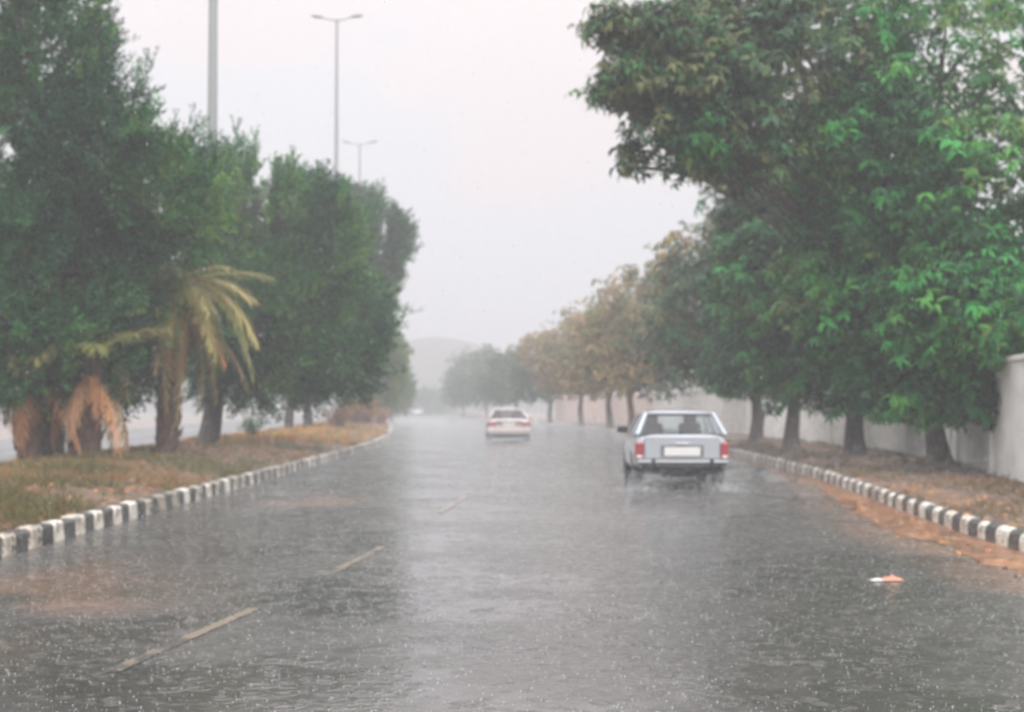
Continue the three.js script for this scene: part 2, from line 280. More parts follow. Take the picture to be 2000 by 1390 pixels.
// lobes: [photo x, photo y, distance, half width px, half height px, half depth m, clumps, tint]
function tree(name, label, category, d, px, o) {
  const r = rng(o.seed), base = V((px - 1000) / F * d, o.y ?? 0.12, -d), root = thing(name, label, category, base.x, base.y, base.z, 0, o.group ? { group: o.group } : {});
  const lobes = o.lobes.map(([lx, ly, ld, rx, ry, rz, n, tint]) => ({ c: P(lx, ly, ld).sub(base), r: V(rx * ld / F, ry * ld / F, rz), n, tint: tints[tint] }));
  const fork = V(o.lean ? o.lean[0] : 0, o.fork, o.lean ? o.lean[1] : 0);
  const tr = [], rr = []; for (let i = 0; i <= 8; i++) { const t = i / 8; tr.push(V(fork.x * t * t + 0.05 * Math.sin(t * 5 + o.seed), -0.1 + (fork.y + 0.1) * t, fork.z * t * t + 0.05 * Math.cos(t * 4 + o.seed))); rr.push(o.radius * (1 - 0.3 * t) * (1 + 0.55 * Math.exp(-t * 9))); }
  mesh('trunk', tube(tr, rr, 12), bark[o.bark || 'grey'], root);
  const top = tr[8];
  const list = [];
  const inside = q => lobes.reduce((m, l) => Math.min(m, Math.hypot((q.x - l.c.x) / l.r.x, (q.y - l.c.y) / l.r.y, (q.z - l.c.z) / l.r.z)), 9);
  lobes.forEach((l, li) => {
    const ns = o.seed * 7 + li * 13, wob = v => 1 + (o.rough ?? 0.3) * (fbm(v.x * 2.6 + 20, v.y * 2.6 + v.z * 3.1 + 20, 4096, ns, 3) - 0.5) * 2;
    for (let i = 0; i < l.n; i++) {
      const z = r() * 2 - 1, a = r() * 6.283, q = Math.sqrt(1 - z * z), v = V(Math.cos(a) * q, z, Math.sin(a) * q), k = (0.42 + 0.58 * Math.pow(r(), 0.55)) * wob(v);
      const p = l.c.clone().add(V(v.x * l.r.x * k, v.y * l.r.y * k, v.z * l.r.z * k));
      if (p.y < (o.low ?? 1.0) || inside(p) < 0.38) continue;
      if (o.gap && fbm(p.x * o.gapScale + 60, (p.y * 1.0 + p.z * 0.8) * o.gapScale + 60, 4096, o.seed + 3, 2) < o.gap) continue;
      const out = V(v.x / l.r.x, v.y / l.r.y, v.z / l.r.z).normalize();
      list.push({ p, out, l });
      if (o.shoots && k > 0.85 && r() < o.shoots) {       // shoots that break the outline
        const dir = out.clone().add(V(0, 0.75, 0)).add(V(r() - 0.5, r() - 0.5, r() - 0.5).multiplyScalar(0.5)).normalize(), n = 2 + Math.floor(r() * 3);
        for (let s = 1; s <= n; s++) list.push({ p: p.clone().addScaledVector(dir, s * 0.26), out: dir, l, tip: 1 - 0.14 * s });
      }
    }
  });
  // limbs from the fork to each lobe, twigs from the limbs to some of the leaf clumps
  lobes.forEach((l, li) => {
    const parts = [], end = l.c.clone().add(V(0, l.r.y * 0.35, 0)), mid = top.clone().lerp(end, 0.5).add(V((r() - 0.5) * 0.6, 0.12 * end.distanceTo(top), (r() - 0.5) * 0.6));
    const curve = new THREE.QuadraticBezierCurve3(top.clone().add(V(0, -0.25, 0)), mid, end), pts = curve.getPoints(9), r0 = o.radius * 0.62 * (o.limb ?? 1) * clamp(0.22 + l.n / 700, 0.2, 1), w = i => lerp(r0, 0.03, Math.pow(i / 9, 0.8));
    parts.push(tube(pts, pts.map((_, i) => w(i)), 7));
    const mine = list.filter(e => e.l === l);
    for (let i = 0; i < (o.twigs ?? 26); i++) {
      const e = mine[Math.floor(r() * mine.length)]; if (!e) break;
      let best = 2; for (let k = 2; k < 9; k++) if (pts[k].distanceTo(e.p) < pts[best].distanceTo(e.p)) best = k;
      const s = pts[Math.max(1, best - 1)], m = s.clone().lerp(e.p, 0.5).add(V(0, 0.15, 0)), q = new THREE.QuadraticBezierCurve3(s, m, e.p).getPoints(4), t0 = Math.min(0.05, w(best) * 0.8);
      parts.push(tube(q, q.map((_, k) => lerp(t0, 0.008, k / 4)), 5));
    }
    mesh('branch', mergeGeometries(parts), bark[o.bark || 'grey'], root);
  });
  const geos = clumps[o.leaf], mtx = new THREE.Matrix4(), qn = new THREE.Quaternion(), roll = new THREE.Quaternion(), c = new THREE.Color();
  geos.forEach((geo, gi) => {
    const mine = list.filter((_, i) => i % geos.length === gi), inst = shade(new THREE.InstancedMesh(geo, leafMat, mine.length));
    inst.name = 'crown'; inst.userData.kind = 'stuff';
    mine.forEach((e, i) => {
      const dir = o.leaf === 'ficus' ? e.out.clone().add(V(0, 0.45, 0)).add(V(r() - 0.5, r() - 0.5, r() - 0.5).multiplyScalar(0.9)).normalize() : V(0, 1, 0).addScaledVector(e.out, 0.7).add(V(r() - 0.5, 0, r() - 0.5).multiplyScalar(0.6)).normalize();
      qn.setFromUnitVectors(V(0, 1, 0), dir); roll.setFromAxisAngle(V(0, 1, 0), r() * 6.283); qn.multiply(roll);
      const s = (o.size ?? 1) * (0.6 + 0.75 * r()) * (e.tip ?? 1); mtx.compose(e.p, qn, V(s, s, s)); inst.setMatrixAt(i, mtx);
      const patch = fbm(e.p.x * 0.9 + 30, e.p.y * 0.9 + e.p.z * 0.7 + 30, 4096, o.seed + 11, 2), tint = e.l.tint[Math.min(e.l.tint.length - 1, Math.floor(clamp(patch * 1.5 - 0.3 + (r() - 0.5) * 0.7, 0, 0.999) * e.l.tint.length))], b = 0.6 + 0.8 * r();
      inst.setColorAt(i, c.setRGB(tint[0] * b, tint[1] * b, tint[2] * b));
    });
    root.add(inst);
  });
  return root;
}
// the median's dense evergreens
tree('ficus_tree', 'tall dense dark evergreen rising over the palm skirts in the median', 'tree', 33.5, 100, { seed: 11, radius: 0.34, fork: 1.9, leaf: 'ficus', shoots: 0.16, rough: 0.36, low: 1.45, gap: 0.36, gapScale: 1.25, lobes: [
  [50, 50, 33.5, 140, 200, 2.5, 1400, 'ficus'], [-60, 330, 33, 260, 330, 3.0, 1900, 'ficus'], [160, 325, 33, 135, 160, 2.3, 1300, 'ficus'], [300, 390, 33.5, 115, 105, 1.9, 900, 'ficus'],
  [100, 560, 32.5, 170, 200, 2.6, 1600, 'ficus'], [60, 710, 32.5, 160, 120, 2.2, 1000, 'ficus'], [-140, 600, 32.5, 180, 240, 2.4, 900, 'ficus'], [230, 560, 36, 110, 150, 1.6, 500, 'ficus'], [245, 600, 34.2, 62, 105, 0.8, 330, 'ficus'], [235, 690, 36.5, 80, 90, 1.4, 420, 'ficus']] });
tree('ficus_tree', 'rounded dark evergreen with a thick trunk beside the yellowed palm', 'tree', 43, 405, { seed: 12, radius: 0.33, fork: 2.0, lean: [0.3, -0.2], leaf: 'ficus', shoots: 0.05, rough: 0.24, low: 1.35, gap: 0.36, gapScale: 1.25, lobes: [
  [480, 420, 43, 115, 125, 1.9, 1100, 'ficus'], [590, 500, 43.5, 130, 130, 2.1, 1300, 'ficus'], [520, 620, 42.5, 150, 160, 2.2, 1500, 'ficus'], [640, 640, 43.5, 110, 140, 1.9, 1000, 'ficus'], [440, 640, 43.5, 90, 150, 1.7, 700, 'ficus'], [560, 410, 44, 120, 72, 1.6, 620, 'ficus']] });
tree('ficus_tree', 'dense evergreen on twin slender stems over dry orange grass', 'tree', 70, 600, { seed: 13, radius: 0.24, fork: 2.3, leaf: 'ficus', size: 1.25, shoots: 0.06, rough: 0.25, low: 1.4, gap: 0.31, gapScale: 0.9, lobes: [
  [690, 480, 70, 95, 110, 2.4, 1100, 'ficus'], [640, 560, 69, 120, 170, 2.8, 1300, 'ficus'], [665, 660, 70, 60, 105, 2.2, 700, 'ficus'], [735, 480, 70.5, 55, 75, 1.8, 480, 'ficus'], [620, 430, 70, 80, 80, 2.0, 500, 'ficus']] });
tree('ficus_tree', 'small pale green tree at the bend of the median', 'tree', 98, 738, { seed: 14, radius: 0.2, fork: 1.6, leaf: 'ficus', size: 1.5, shoots: 0.12, rough: 0.3, low: 1.0, lobes: [[735, 690, 98, 42, 66, 1.6, 700, 'lime'], [720, 740, 98, 50, 46, 1.6, 500, 'lime'], [752, 735, 99, 24, 40, 1.2, 250, 'lime']] });
tree('ficus_tree', 'hazy olive tree further round the bend of the median', 'tree', 135, 765, { seed: 15, radius: 0.2, fork: 1.4, leaf: 'ficus', size: 1.8, shoots: 0.1, rough: 0.3, low: 0.8, lobes: [[762, 755, 135, 30, 36, 1.8, 500, 'lime'], [776, 768, 138, 18, 30, 1.4, 220, 'olive']] });
{ // second stem of the twin stemmed evergreen belongs to it
  const t = scene.children.filter(o => o.name === 'ficus_tree_002')[0], pts = [V(-0.85, -0.1, 0.1), V(-0.8, 0.8, 0.1), V(-0.72, 1.7, 0.05), V(-0.4, 2.9, 0)];
  mesh('trunk', tube(pts, [0.24, 0.2, 0.18, 0.14], 10), bark.grey, t);
}
// trees along the footway
const G = 'trees along the footway';
tree('shade_tree', 'tall vivid green tree beside the white wall with a limb reaching over the road', 'tree', 35, 1832, { seed: 21, radius: 0.26, fork: 2.4, lean: [-0.3, 0], leaf: 'whorl', rough: 0.3, low: 1.0, gap: 0.41, gapScale: 1.35, twigs: 16, limb: 0.7, lobes: [
  [1850, 120, 34, 170, 230, 2.8, 720, 'vivid'], [1900, 420, 31.5, 190, 190, 2.6, 1100, 'vivid'], [1870, 640, 30.5, 170, 150, 2.2, 1000, 'vivid'], [1700, 330, 33, 160, 200, 2.6, 1000, 'vivid'], [1680, 560, 33, 160, 170, 2.4, 1000, 'vivid'],
  [1560, 130, 32, 150, 160, 2.2, 430, 'olive'], [1430, 110, 31, 105, 85, 1.4, 230, 'olive'], [1335, 75, 31, 80, 52, 1.1, 170, 'olive'], [1250, 75, 31, 62, 40, 0.9, 110, 'olive'], [1185, 58, 31, 42, 18, 0.5, 40, 'olive'], [1345, 180, 31, 85, 60, 1.2, 210, 'olive'], [1245, 172, 31, 62, 40, 0.8, 130, 'olive'], [1195, 192, 31, 36, 18, 0.5, 36, 'olive'], [1300, 250, 31, 62, 48, 1.0, 240, 'olive'], [1262, 305, 31, 32, 32, 0.5, 90, 'olive'], [1375, 275, 31, 58, 58, 1.0, 280, 'vivid'], [1358, 325, 31, 22, 26, 0.4, 46, 'olive'], [1450, 270, 31.5, 95, 105, 1.5, 400, 'olive'], [1480, 30, 32, 120, 60, 1.4, 240, 'olive'], [1890, 790, 30.5, 110, 60, 1.4, 300, 'vivid'], [1940, 620, 29.5, 90, 130, 1.6, 420, 'vivid'], [1800, 800, 31, 80, 50, 1.2, 200, 'vivid'], [1730, 730, 33, 110, 80, 1.8, 450, 'vivid'], [1700, 30, 34, 170, 120, 2.2, 400, 'vivid']] });
tree('shade_tree', 'broad green tree next to the tall limbed tree along the white wall', 'tree', 42, 1672, { seed: 22, radius: 0.28, fork: 2.3, leaf: 'whorl', rough: 0.3, low: 1.15, gap: 0.37, gapScale: 1.2, lobes: [
  [1600, 380, 42, 130, 170, 2.6, 900, 'vivid'], [1520, 560, 41, 130, 160, 2.4, 900, 'vivid'], [1660, 640, 41.5, 120, 130, 2.2, 700, 'vivid'], [1480, 400, 42, 90, 110, 1.8, 420, 'olive'], [1590, 720, 42, 130, 85, 1.8, 560, 'vivid'], [1690, 770, 41, 90, 60, 1.6, 300, 'vivid']] });
tree('shade_tree', 'green tree with low hanging leaves, third along the white wall', 'tree', 49, 1548, { seed: 23, radius: 0.25, fork: 2.2, leaf: 'whorl', rough: 0.3, low: 1.4, gap: 0.34, gapScale: 1.0, lobes: [[1500, 620, 48, 110, 140, 2.4, 700, 'vivid'], [1440, 520, 49, 90, 110, 2.0, 450, 'olive'], [1480, 730, 48, 110, 60, 1.8, 400, 'vivid']] });
tree('shade_tree', 'olive tinged tree with pale sky gaps above the silver estate car', 'tree', 54, 1477, { seed: 24, radius: 0.25, fork: 2.0, leaf: 'whorl', rough: 0.32, low: 1.5, gap: 0.36, gapScale: 1.0, lobes: [[1400, 560, 54, 100, 130, 2.4, 620, 'olive'], [1350, 640, 54, 90, 120, 2.2, 550, 'olive'], [1430, 690, 54, 110, 90, 2.0, 500, 'vivid'], [1340, 520, 55, 60, 70, 1.6, 200, 'brown']] });
const browns = [
  ['brown leaved tree with a bare orange trunk beside the pink wall', 75, 1232, 31, [[1260, 640, 75, 80, 110, 2.4, 560, 'brown'], [1300, 700, 75, 70, 80, 2.0, 360, 'olive'], [1210, 690, 75, 70, 80, 2.2, 380, 'brown']], 'warm'],
  ['loose tan tree with an upright feathery top near the bend', 88, 1190, 32, [[1185, 670, 88, 62, 85, 2.2, 430, 'brown'], [1160, 720, 88, 70, 55, 2.2, 330, 'brown'], [1225, 720, 88, 50, 50, 1.8, 220, 'olive']]],
  ['rust brown tree in the row beyond the estate car', 102, 1135, 33, [[1125, 690, 102, 56, 78, 2.2, 420, 'brown'], [1110, 735, 102, 56, 48, 2.0, 260, 'brown']]],
  ['tan and green tree behind the pale sedan', 118, 1075, 34, [[1065, 710, 118, 46, 62, 2.2, 380, 'brown'], [1050, 745, 118, 46, 42, 2.0, 260, 'olive']]],
  ['hazy olive tree above the roof of the pale sedan', 150, 1008, 35, [[1000, 735, 150, 42, 50, 2.6, 330, 'olive'], [980, 760, 150, 42, 34, 2.2, 240, 'olive']]],
  ['pale grey green tree at the far turn of the road', 185, 950, 36, [[950, 735, 185, 44, 52, 3.0, 360, 'olive'], [930, 765, 185, 44, 34, 2.6, 260, 'olive']]],
  ['faint rounded tree at the end of the row', 225, 905, 37, [[908, 745, 225, 36, 52, 3.0, 320, 'olive'], [895, 772, 225, 28, 30, 2.6, 180, 'olive']]]];
for (const [label, d, px, seed, lobes, bk] of browns) { for (const l of lobes) { l[3] *= 1.14; l[6] = Math.round(l[6] * 1.3); } tree('shade_tree', label, 'tree', d, px, { seed, radius: 0.2, fork: 1.9, leaf: 'sparse', size: 0.9 + d / 140, rough: 0.34, low: 1.3, gap: 0.3, gapScale: 0.8, lobes, bark: bk || 'grey', twigs: 16 }); }
for (const [label, d, px, seed, rx, ry] of [['lowest smudge of a tree under the hill slope', 300, 835, 41, 26, 11], ['dim low tree beside the far white car', 330, 862, 42, 22, 13], ['grey shrub like tree at the foot of the hill', 310, 806, 43, 14, 8]])
  tree('distant_tree', label, 'tree', d, px, { seed, radius: 0.2, fork: 0.5, leaf: 'ficus', size: 4, rough: 0.3, low: 0.1, twigs: 6, lobes: [[px, 792 - ry * 0.3, d, rx, ry, 2, 120, 'ficus']] });

// ------------------------------------------------------------------ palms
const frondMat = { gold: phys({ color: col(0.52, 0.45, 0.16), roughness: 0.55, transmission: 0.25, thickness: 0, side: THREE.DoubleSide }), green: phys({ color: col(0.30, 0.32, 0.08), roughness: 0.55, transmission: 0.25, thickness: 0, side: THREE.DoubleSide }), dead: std({ color: col(0.52, 0.25, 0.11), roughness: 0.85, side: THREE.DoubleSide }), straw: std({ color: col(0.42, 0.33, 0.16), roughness: 0.85, side: THREE.DoubleSide }), rust: std({ color: col(0.40, 0.20, 0.10), roughness: 0.85, side: THREE.DoubleSide }) };
function frondGeo(len, rise, droop, seed, leafLen, wilt, wid = 0.024) {          // arching midrib with two rows of blades, along +x
  const r = rng(seed), pts = [], n = 12; for (let i = 0; i <= n; i++) { const t = i / n; pts.push(V(len * (t - 0.18 * t * t * droop), rise * t - droop * len * 0.62 * t * t, 0)); }
  const rib = tube(pts, pts.map((_, i) => lerp(0.028, 0.005, i / n)), 5), pos = [], idx = [];
  for (let i = 0; i < 64; i++) {
    const t = 0.14 + 0.86 * i / 64, k = t * n, a = Math.min(n - 1, Math.floor(k)), p = pts[a].clone().lerp(pts[a + 1], k - a), tan = pts[a + 1].clone().sub(pts[a]).normalize();
    for (const s of [-1, 1]) {
      const L = leafLen * (0.55 + 0.45 * Math.sin(Math.PI * Math.min(1, t * 1.05))) * (0.85 + 0.3 * r()), dir = tan.clone().multiplyScalar(0.75 + 0.35 * t).add(V(0, 0.25 - wilt - 0.15 * r(), s * (0.75 - 0.3 * wilt))).normalize();
      dir.add(V(r() - 0.5, r() - 0.5, r() - 0.5).multiplyScalar(0.42 + wilt * 0.9)).normalize(); leafQuad(pos, idx, p, dir, V(0, 1, 0), L, wid, 0.14 + wilt * 0.3, 4);
    }
  }
  const b = geoFrom(pos, idx); b.deleteAttribute('uv'); rib.deleteAttribute('uv'); return mergeGeometries([rib, b]);
}
function palm(label, d, px, h, rad, seed, fronds, skirt) {
  const r = rng(seed), root = thing('palm_tree', label, 'palm', (px - 1000) / F * d, 0.2, -d), pts = [], rr = [];
  for (let i = 0; i <= 14; i++) { const t = i / 14; pts.push(V(0.04 * Math.sin(t * 3 + seed), -0.15 + (h + 0.15) * t, 0)); rr.push(rad * (1.12 - 0.22 * t + (i % 2 ? 0.05 : 0))); }
  mesh('trunk', tube(pts, rr, 12), bark.palm, root);
  const boots = [], bg = new THREE.ConeGeometry(0.07, 0.26, 5); bg.translate(0, 0.1, 0);
  for (let y = 0.15, k = 0; y < h; y += 0.055, k++) { const g = bg.clone(), a = k * 2.4; g.rotateZ(-0.45); g.translate(rad * 0.98, y, 0); g.rotateY(a); boots.push(g); }
  const bt = mesh('leaf_bases', mergeGeometries(boots), bark.palm, root); bt.userData.kind = 'stuff';
  const put = (name, geo, mat, turn, y, tilt = 0) => { const m = mesh(name, geo, mat, root); m.position.set(0, y, 0); m.rotation.order = 'YZX'; m.rotation.set(0, turn, tilt); };
  for (let i = 0; i < fronds.n; i++) { const t = i / fronds.n, dr = lerp(0.55, 1.7, (i * 0.618) % 1); put('frond', frondGeo(fronds.len * (0.85 + 0.3 * r()), 1.5 - dr * 0.55, dr, seed * 50 + i, 0.6, 0.14, 0.02), i % 3 === 2 ? frondMat.green : frondMat.gold, t * 6.283 * 3 + r() * 0.4, h - 0.05 * r()); }
  for (let i = 0; i < skirt.n; i++) put('dead_frond', frondGeo(skirt.len * (0.5 + 0.75 * r()), 0.1, 1.0, seed * 90 + i, 0.42, 0.5, 0.016), r() < 0.3 ? frondMat.straw : r() < 0.6 ? frondMat.dead : frondMat.rust, i * 2.4 + r() * 0.5, h - 0.25 - 0.3 * r(), -0.15 - 1.0 * r());
}
palm('yellowed palm with arching golden fronds beside the thick trunked evergreen', 35.5, 330, 4.0, 0.24, 61, { n: 44, len: 2.5 }, { n: 30, len: 2.2 });
palm('short palm with a ragged skirt of dead brown fronds under the tall evergreen', 31.8, 168, 2.25, 0.30, 62, { n: 8, len: 1.6 }, { n: 26, len: 2.0 });
palm('stunted palm of rusty hanging fronds beneath the tall evergreen', 31.5, 55, 2.1, 0.22, 63, { n: 4, len: 1.3 }, { n: 13, len: 1.6 });

// ------------------------------------------------------------------ ground cover on the median and footway
{
  const r = rng(99), pos = [], idx = [];
  for (let i = 0; i < 15; i++) { const a = r() * 6.28, t = 0.25 + 0.5 * r(); leafQuad(pos, idx, V((r() - 0.5) * 0.12, 0, (r() - 0.5) * 0.12), V(Math.cos(a) * t, 1, Math.sin(a) * t).normalize(), V(Math.sin(a), 0, Math.cos(a)), 0.16 + 0.16 * r(), 0.014, 0.18, 4); }
  const tuft = geoFrom(pos, idx), spots = [], m = new THREE.Matrix4(), q = new THREE.Quaternion(), c = new THREE.Color();
  const add = (x, d, y, s, cc) => spots.push([x, y, -d, s, cc]);
  for (let i = 0; i < 22000; i++) {
    const d = 9 + 110 * r() * r(), k = r(), x = lerp(medFar(d) + 0.25, kerbL(d) - 0.2, k), n = fbm(x * 0.7 + 30, d * 0.45 + 30, 4096, 37, 4), dry = fbm(x * 0.35 + 5, d * 0.16 + 5, 4096, 44, 3);
    if (r() > smooth(0.44, 0.64, n) * 0.6 + 0.03) continue;
    const tall = d > 48 && d < 95 ? 1.5 : 1, orange = d > 44 && r() < 0.75;
    add(x, d, 0.10 + bump(x, d) + 0.22 * Math.sin(k * Math.PI) - 0.01, (0.3 + 0.55 * r()) * tall, orange ? [0.44 + 0.16 * r(), 0.25 + 0.1 * r(), 0.09] : dry > 0.52 ? [0.22 + 0.08 * r(), 0.165, 0.07] : [0.10 + 0.08 * r(), 0.105 + 0.03 * r(), 0.04]);
  }
  for (let i = 0; i < 2600; i++) { const d = 10 + 50 * r(), x = lerp(kerbR(d) + 0.3, wallX(d) - 0.05, r()); if (fbm(x * 1.1 + 70, d * 0.6 + 70, 4096, 57, 4) > 0.52) continue; add(x, d, 0.1 + 0.5 * bump(x, d), 0.25 + 0.4 * r(), [0.16 + 0.1 * r(), 0.15, 0.07]); }
  const g = shade(new THREE.InstancedMesh(tuft, std({ color: col(1, 1, 1), roughness: 0.8, side: THREE.DoubleSide }), spots.length));
  spots.forEach(([x, y, z, s, cc], i) => { q.setFromAxisAngle(V(0, 1, 0), r() * 6.28); m.compose(V(x, y, z), q, V(s * (0.8 + 0.4 * r()), s, s)); g.setMatrixAt(i, m); g.setColorAt(i, c.setRGB(...cc)); });
  g.name = 'grass'; info(g, 'dry and green grass tufts on the median and footway', 'grass', { kind: 'stuff' });
  // fallen leaves
  const lp = [], li = []; leafQuad(lp, li, V(-0.05, 0, 0), V(1, 0.1, 0), V(0, 1, 0), 0.11, 0.045, 0.25, 3); const lg = geoFrom(lp, li), lf = [];
  for (let i = 0; i < 5200; i++) { const side = r() < 0.55, d = 9 + 50 * r(), k = r(), x = side ? lerp(medFar(d) + 0.3, kerbL(d) - 0.2, k) : lerp(kerbR(d) - 0.9 * r() * r(), wallX(d), r() < 0.25 ? 0 : r()); const y = side ? 0.125 + bump(x, d) + 0.22 * Math.sin(k * Math.PI) : x < kerbR(d) ? 0.012 : 0.115 + 0.5 * bump(x, d); lf.push([x, y, -d]); }
  const f = shade(new THREE.InstancedMesh(lg, std({ color: col(1, 1, 1), roughness: 0.6, side: THREE.DoubleSide }), lf.length));
  lf.forEach(([x, y, z], i) => { q.setFromEuler(new THREE.Euler((r() - 0.5) * 0.4, r() * 6.28, (r() - 0.5) * 0.4)); const s = 0.7 + 0.7 * r(); m.compose(V(x, y, z), q, V(s, s, s)); f.setMatrixAt(i, m); f.setColorAt(i, c.setRGB(0.34 + 0.25 * r(), 0.15 + 0.12 * r(), 0.06)); });
  f.name = 'fallen_leaves'; info(f, 'brown fallen leaves scattered on soil and gutter', 'leaves', { kind: 'stuff' });
}
function shrub(label, px, d, h, seed, tint, size, n, bare) {
  const r = rng(seed), root = thing('shrub', label, 'shrub', (px - 1000) / F * d, 0.28, -d), st = [], ends = [];
  for (let i = 0; i < 12; i++) { const a = r() * 6.28, l = h * (0.6 + 0.5 * r()), e = V(Math.cos(a) * l * 0.55, l * 0.85, Math.sin(a) * l * 0.55), pts = new THREE.QuadraticBezierCurve3(V(0, -0.08, 0), V(e.x * 0.3, e.y * 0.6, e.z * 0.3), e).getPoints(5); st.push(tube(pts, pts.map((_, k) => lerp(0.018, 0.005, k / 5)), 5)); ends.push(...pts.slice(2)); }
  mesh('stem', mergeGeometries(st), bark.warm, root);
  const inst = shade(new THREE.InstancedMesh(clumps.ficus[0], leafMat, n)), m = new THREE.Matrix4(), q = new THREE.Quaternion(), c = new THREE.Color();
  for (let i = 0; i < n; i++) { const e = ends[Math.floor(r() * ends.length)].clone().add(V(r() - 0.5, (r() - 0.5) * 0.7, r() - 0.5).multiplyScalar(h * bare)); e.y = Math.max(0.02, e.y); q.setFromEuler(new THREE.Euler((r() - 0.5) * 1.6, r() * 6.28, (r() - 0.5) * 1.6)); const s = size * (0.6 + 0.6 * r()); m.compose(e, q, V(s, s, s)); inst.setMatrixAt(i, m); const t = tints[tint][Math.floor(r() * tints[tint].length)], b = 0.8 + 0.4 * r(); inst.setColorAt(i, c.setRGB(t[0] * b, t[1] * b, t[2] * b)); }
  inst.name = 'leaves'; inst.userData.kind = 'stuff'; root.add(inst);
}
tints.rust = [[0.42, 0.22, 0.10], [0.34, 0.16, 0.09], [0.46, 0.28, 0.12]];
shrub('sparse dark leaved shrub standing in the dry orange grass', 492, 50, 0.75, 71, 'ficus', 0.7, 26, 0.25);
shrub('low rusty shrub under the twin stemmed evergreen', 660, 74, 0.8, 72, 'rust', 0.9, 90, 0.5);
shrub('wide rust red bush past the twin stemmed evergreen', 700, 84, 1.2, 73, 'rust', 1.1, 150, 0.7);
shrub('olive bush behind the rust red bush', 690, 92, 1.5, 74, 'olive', 1.2, 150, 0.7);
shrub('small russet bush before the small pale green tree', 742, 90, 0.7, 75, 'rust', 1.0, 70, 0.6);

// ------------------------------------------------------------------ lamp posts
{
  const galv = std({ color: col(0.36, 0.38, 0.37), roughness: 0.5, metalness: 0.35 }), H = 23.6;
  const root = new THREE.Group(); root.name = 'street_lamp';
  const prof = [[0.001, 0], [0.2, 0], [0.2, 0.9], [0.175, 0.95], [0.16, 5], [0.125, 14], [0.08, H], [0.001, H + 0.01]].map(([x, y]) => new THREE.Vector2(x, y));
  mesh('pole', new THREE.LatheGeometry(prof, 14), galv, root);
  const pl = mesh('base_plate', new RoundedBoxGeometry(0.42, 0.05, 0.42, 1, 0.01), galv, root); pl.position.y = 0.02;
  for (const s of [-1, 1]) {
    const arm = [V(0, H - 0.1, 0), V(s * 0.45, H + 0.0, 0), V(s * 0.9, H + 0.10, 0)]; mesh('arm', tube(arm, [0.05, 0.045, 0.04], 8), galv, root);
    const head = new THREE.SphereGeometry(1, 14, 10); head.scale(0.38, 0.10, 0.17); head.translate(s * 0.34, 0, 0); const hd = mesh('lamp_head', head, galv, root); hd.position.set(s * 0.82, H + 0.14, 0); hd.rotation.z = s * 0.13;
    const lens = new THREE.SphereGeometry(1, 12, 8, 0, Math.PI * 2, Math.PI / 2, Math.PI / 2); lens.scale(0.25, 0.06, 0.12); lens.translate(s * 0.36, -0.06, 0); mesh('lens', lens, phys({ color: col(0.6, 0.6, 0.58), roughness: 0.25 }), hd);
  }
  root.rotation.y = 0;
  [[44.5, 411, 'grey lamp post whose top is out of sight between the tall and rounded evergreens', -0.02], [88, 655, 'grey double armed lamp post rising above the rounded evergreen', -0.05], [130, 701, 'faint double armed lamp post further along the median', -0.1]].forEach(([d, px, label, turn], i) => {
    const o = i ? root.clone() : root; o.name = 'street_lamp'; o.position.set((px - 1000) / F * d, 0.2, -d); o.rotation.y = turn; info(o, label, 'lamp post', { group: 'lamp posts along the median' });
  });
}
// ------------------------------------------------------------------ cars
const tyreMat = std({ color: col(0.022, 0.022, 0.024), roughness: 0.7 }), rimMat = std({ color: col(0.42, 0.43, 0.44), roughness: 0.35, metalness: 0.7 }), trimMat = std({ color: col(0.03, 0.03, 0.032), roughness: 0.5 }), seatMat = std({ color: col(0.12, 0.12, 0.125), roughness: 0.9 });
const glassMat = phys({ color: col(0.80, 0.86, 0.86), transmission: 1, thickness: 0, roughness: 0.03, ior: 1.5 }), tintMat = phys({ color: col(0.16, 0.17, 0.18), transmission: 1, thickness: 0, roughness: 0.03, ior: 1.5 });
const lampRed = phys({ color: col(0.36, 0.04, 0.05), roughness: 0.2, clearcoat: 1, clearcoatRoughness: 0.08 }), lampClear = phys({ color: col(0.75, 0.72, 0.68), roughness: 0.2, clearcoat: 1 }), plateMat = std({ color: col(0.78, 0.78, 0.76), roughness: 0.35 }), chrome = std({ color: col(0.6, 0.61, 0.62), roughness: 0.2, metalness: 0.9 });
const ev = new Evaluator(); ev.useGroups = false; ev.attributes = ['position', 'normal'];
function hull(stations, n = 30, pw = 4.5, tumble = 0.08) {      // body: rounded sections along the length
  const pos = [], idx = [];
  stations.forEach(([z, hw, y0, y1]) => { for (let k = 0; k < n; k++) { const a = k / n * 6.28318, c = Math.cos(a), s = Math.sin(a), x = Math.sign(c) * Math.abs(c) ** (2 / pw), y = Math.sign(s) * Math.abs(s) ** (2 / pw), yy = (y0 + y1) / 2 + y * (y1 - y0) / 2; pos.push(x * hw * (1 - tumble * Math.max(0, y) ** 2 - 0.05 * Math.max(0, -y) ** 2), yy, z); } });
  for (let i = 0; i < stations.length - 1; i++) for (let k = 0; k < n; k++) { const a = i * n + k, b = i * n + (k + 1) % n; idx.push(a, a + n, b, b, a + n, b + n); }
  for (const [i, f] of [[0, 1], [stations.length - 1, 0]]) { const [z, , y0, y1] = stations[i], c = pos.length / 3; pos.push(0, (y0 + y1) / 2, z); for (let k = 0; k < n; k++) { const a = i * n + k, b = i * n + (k + 1) % n; f ? idx.push(c, a, b) : idx.push(c, b, a); } }
  const g = geoFrom(pos, idx); return g;
}
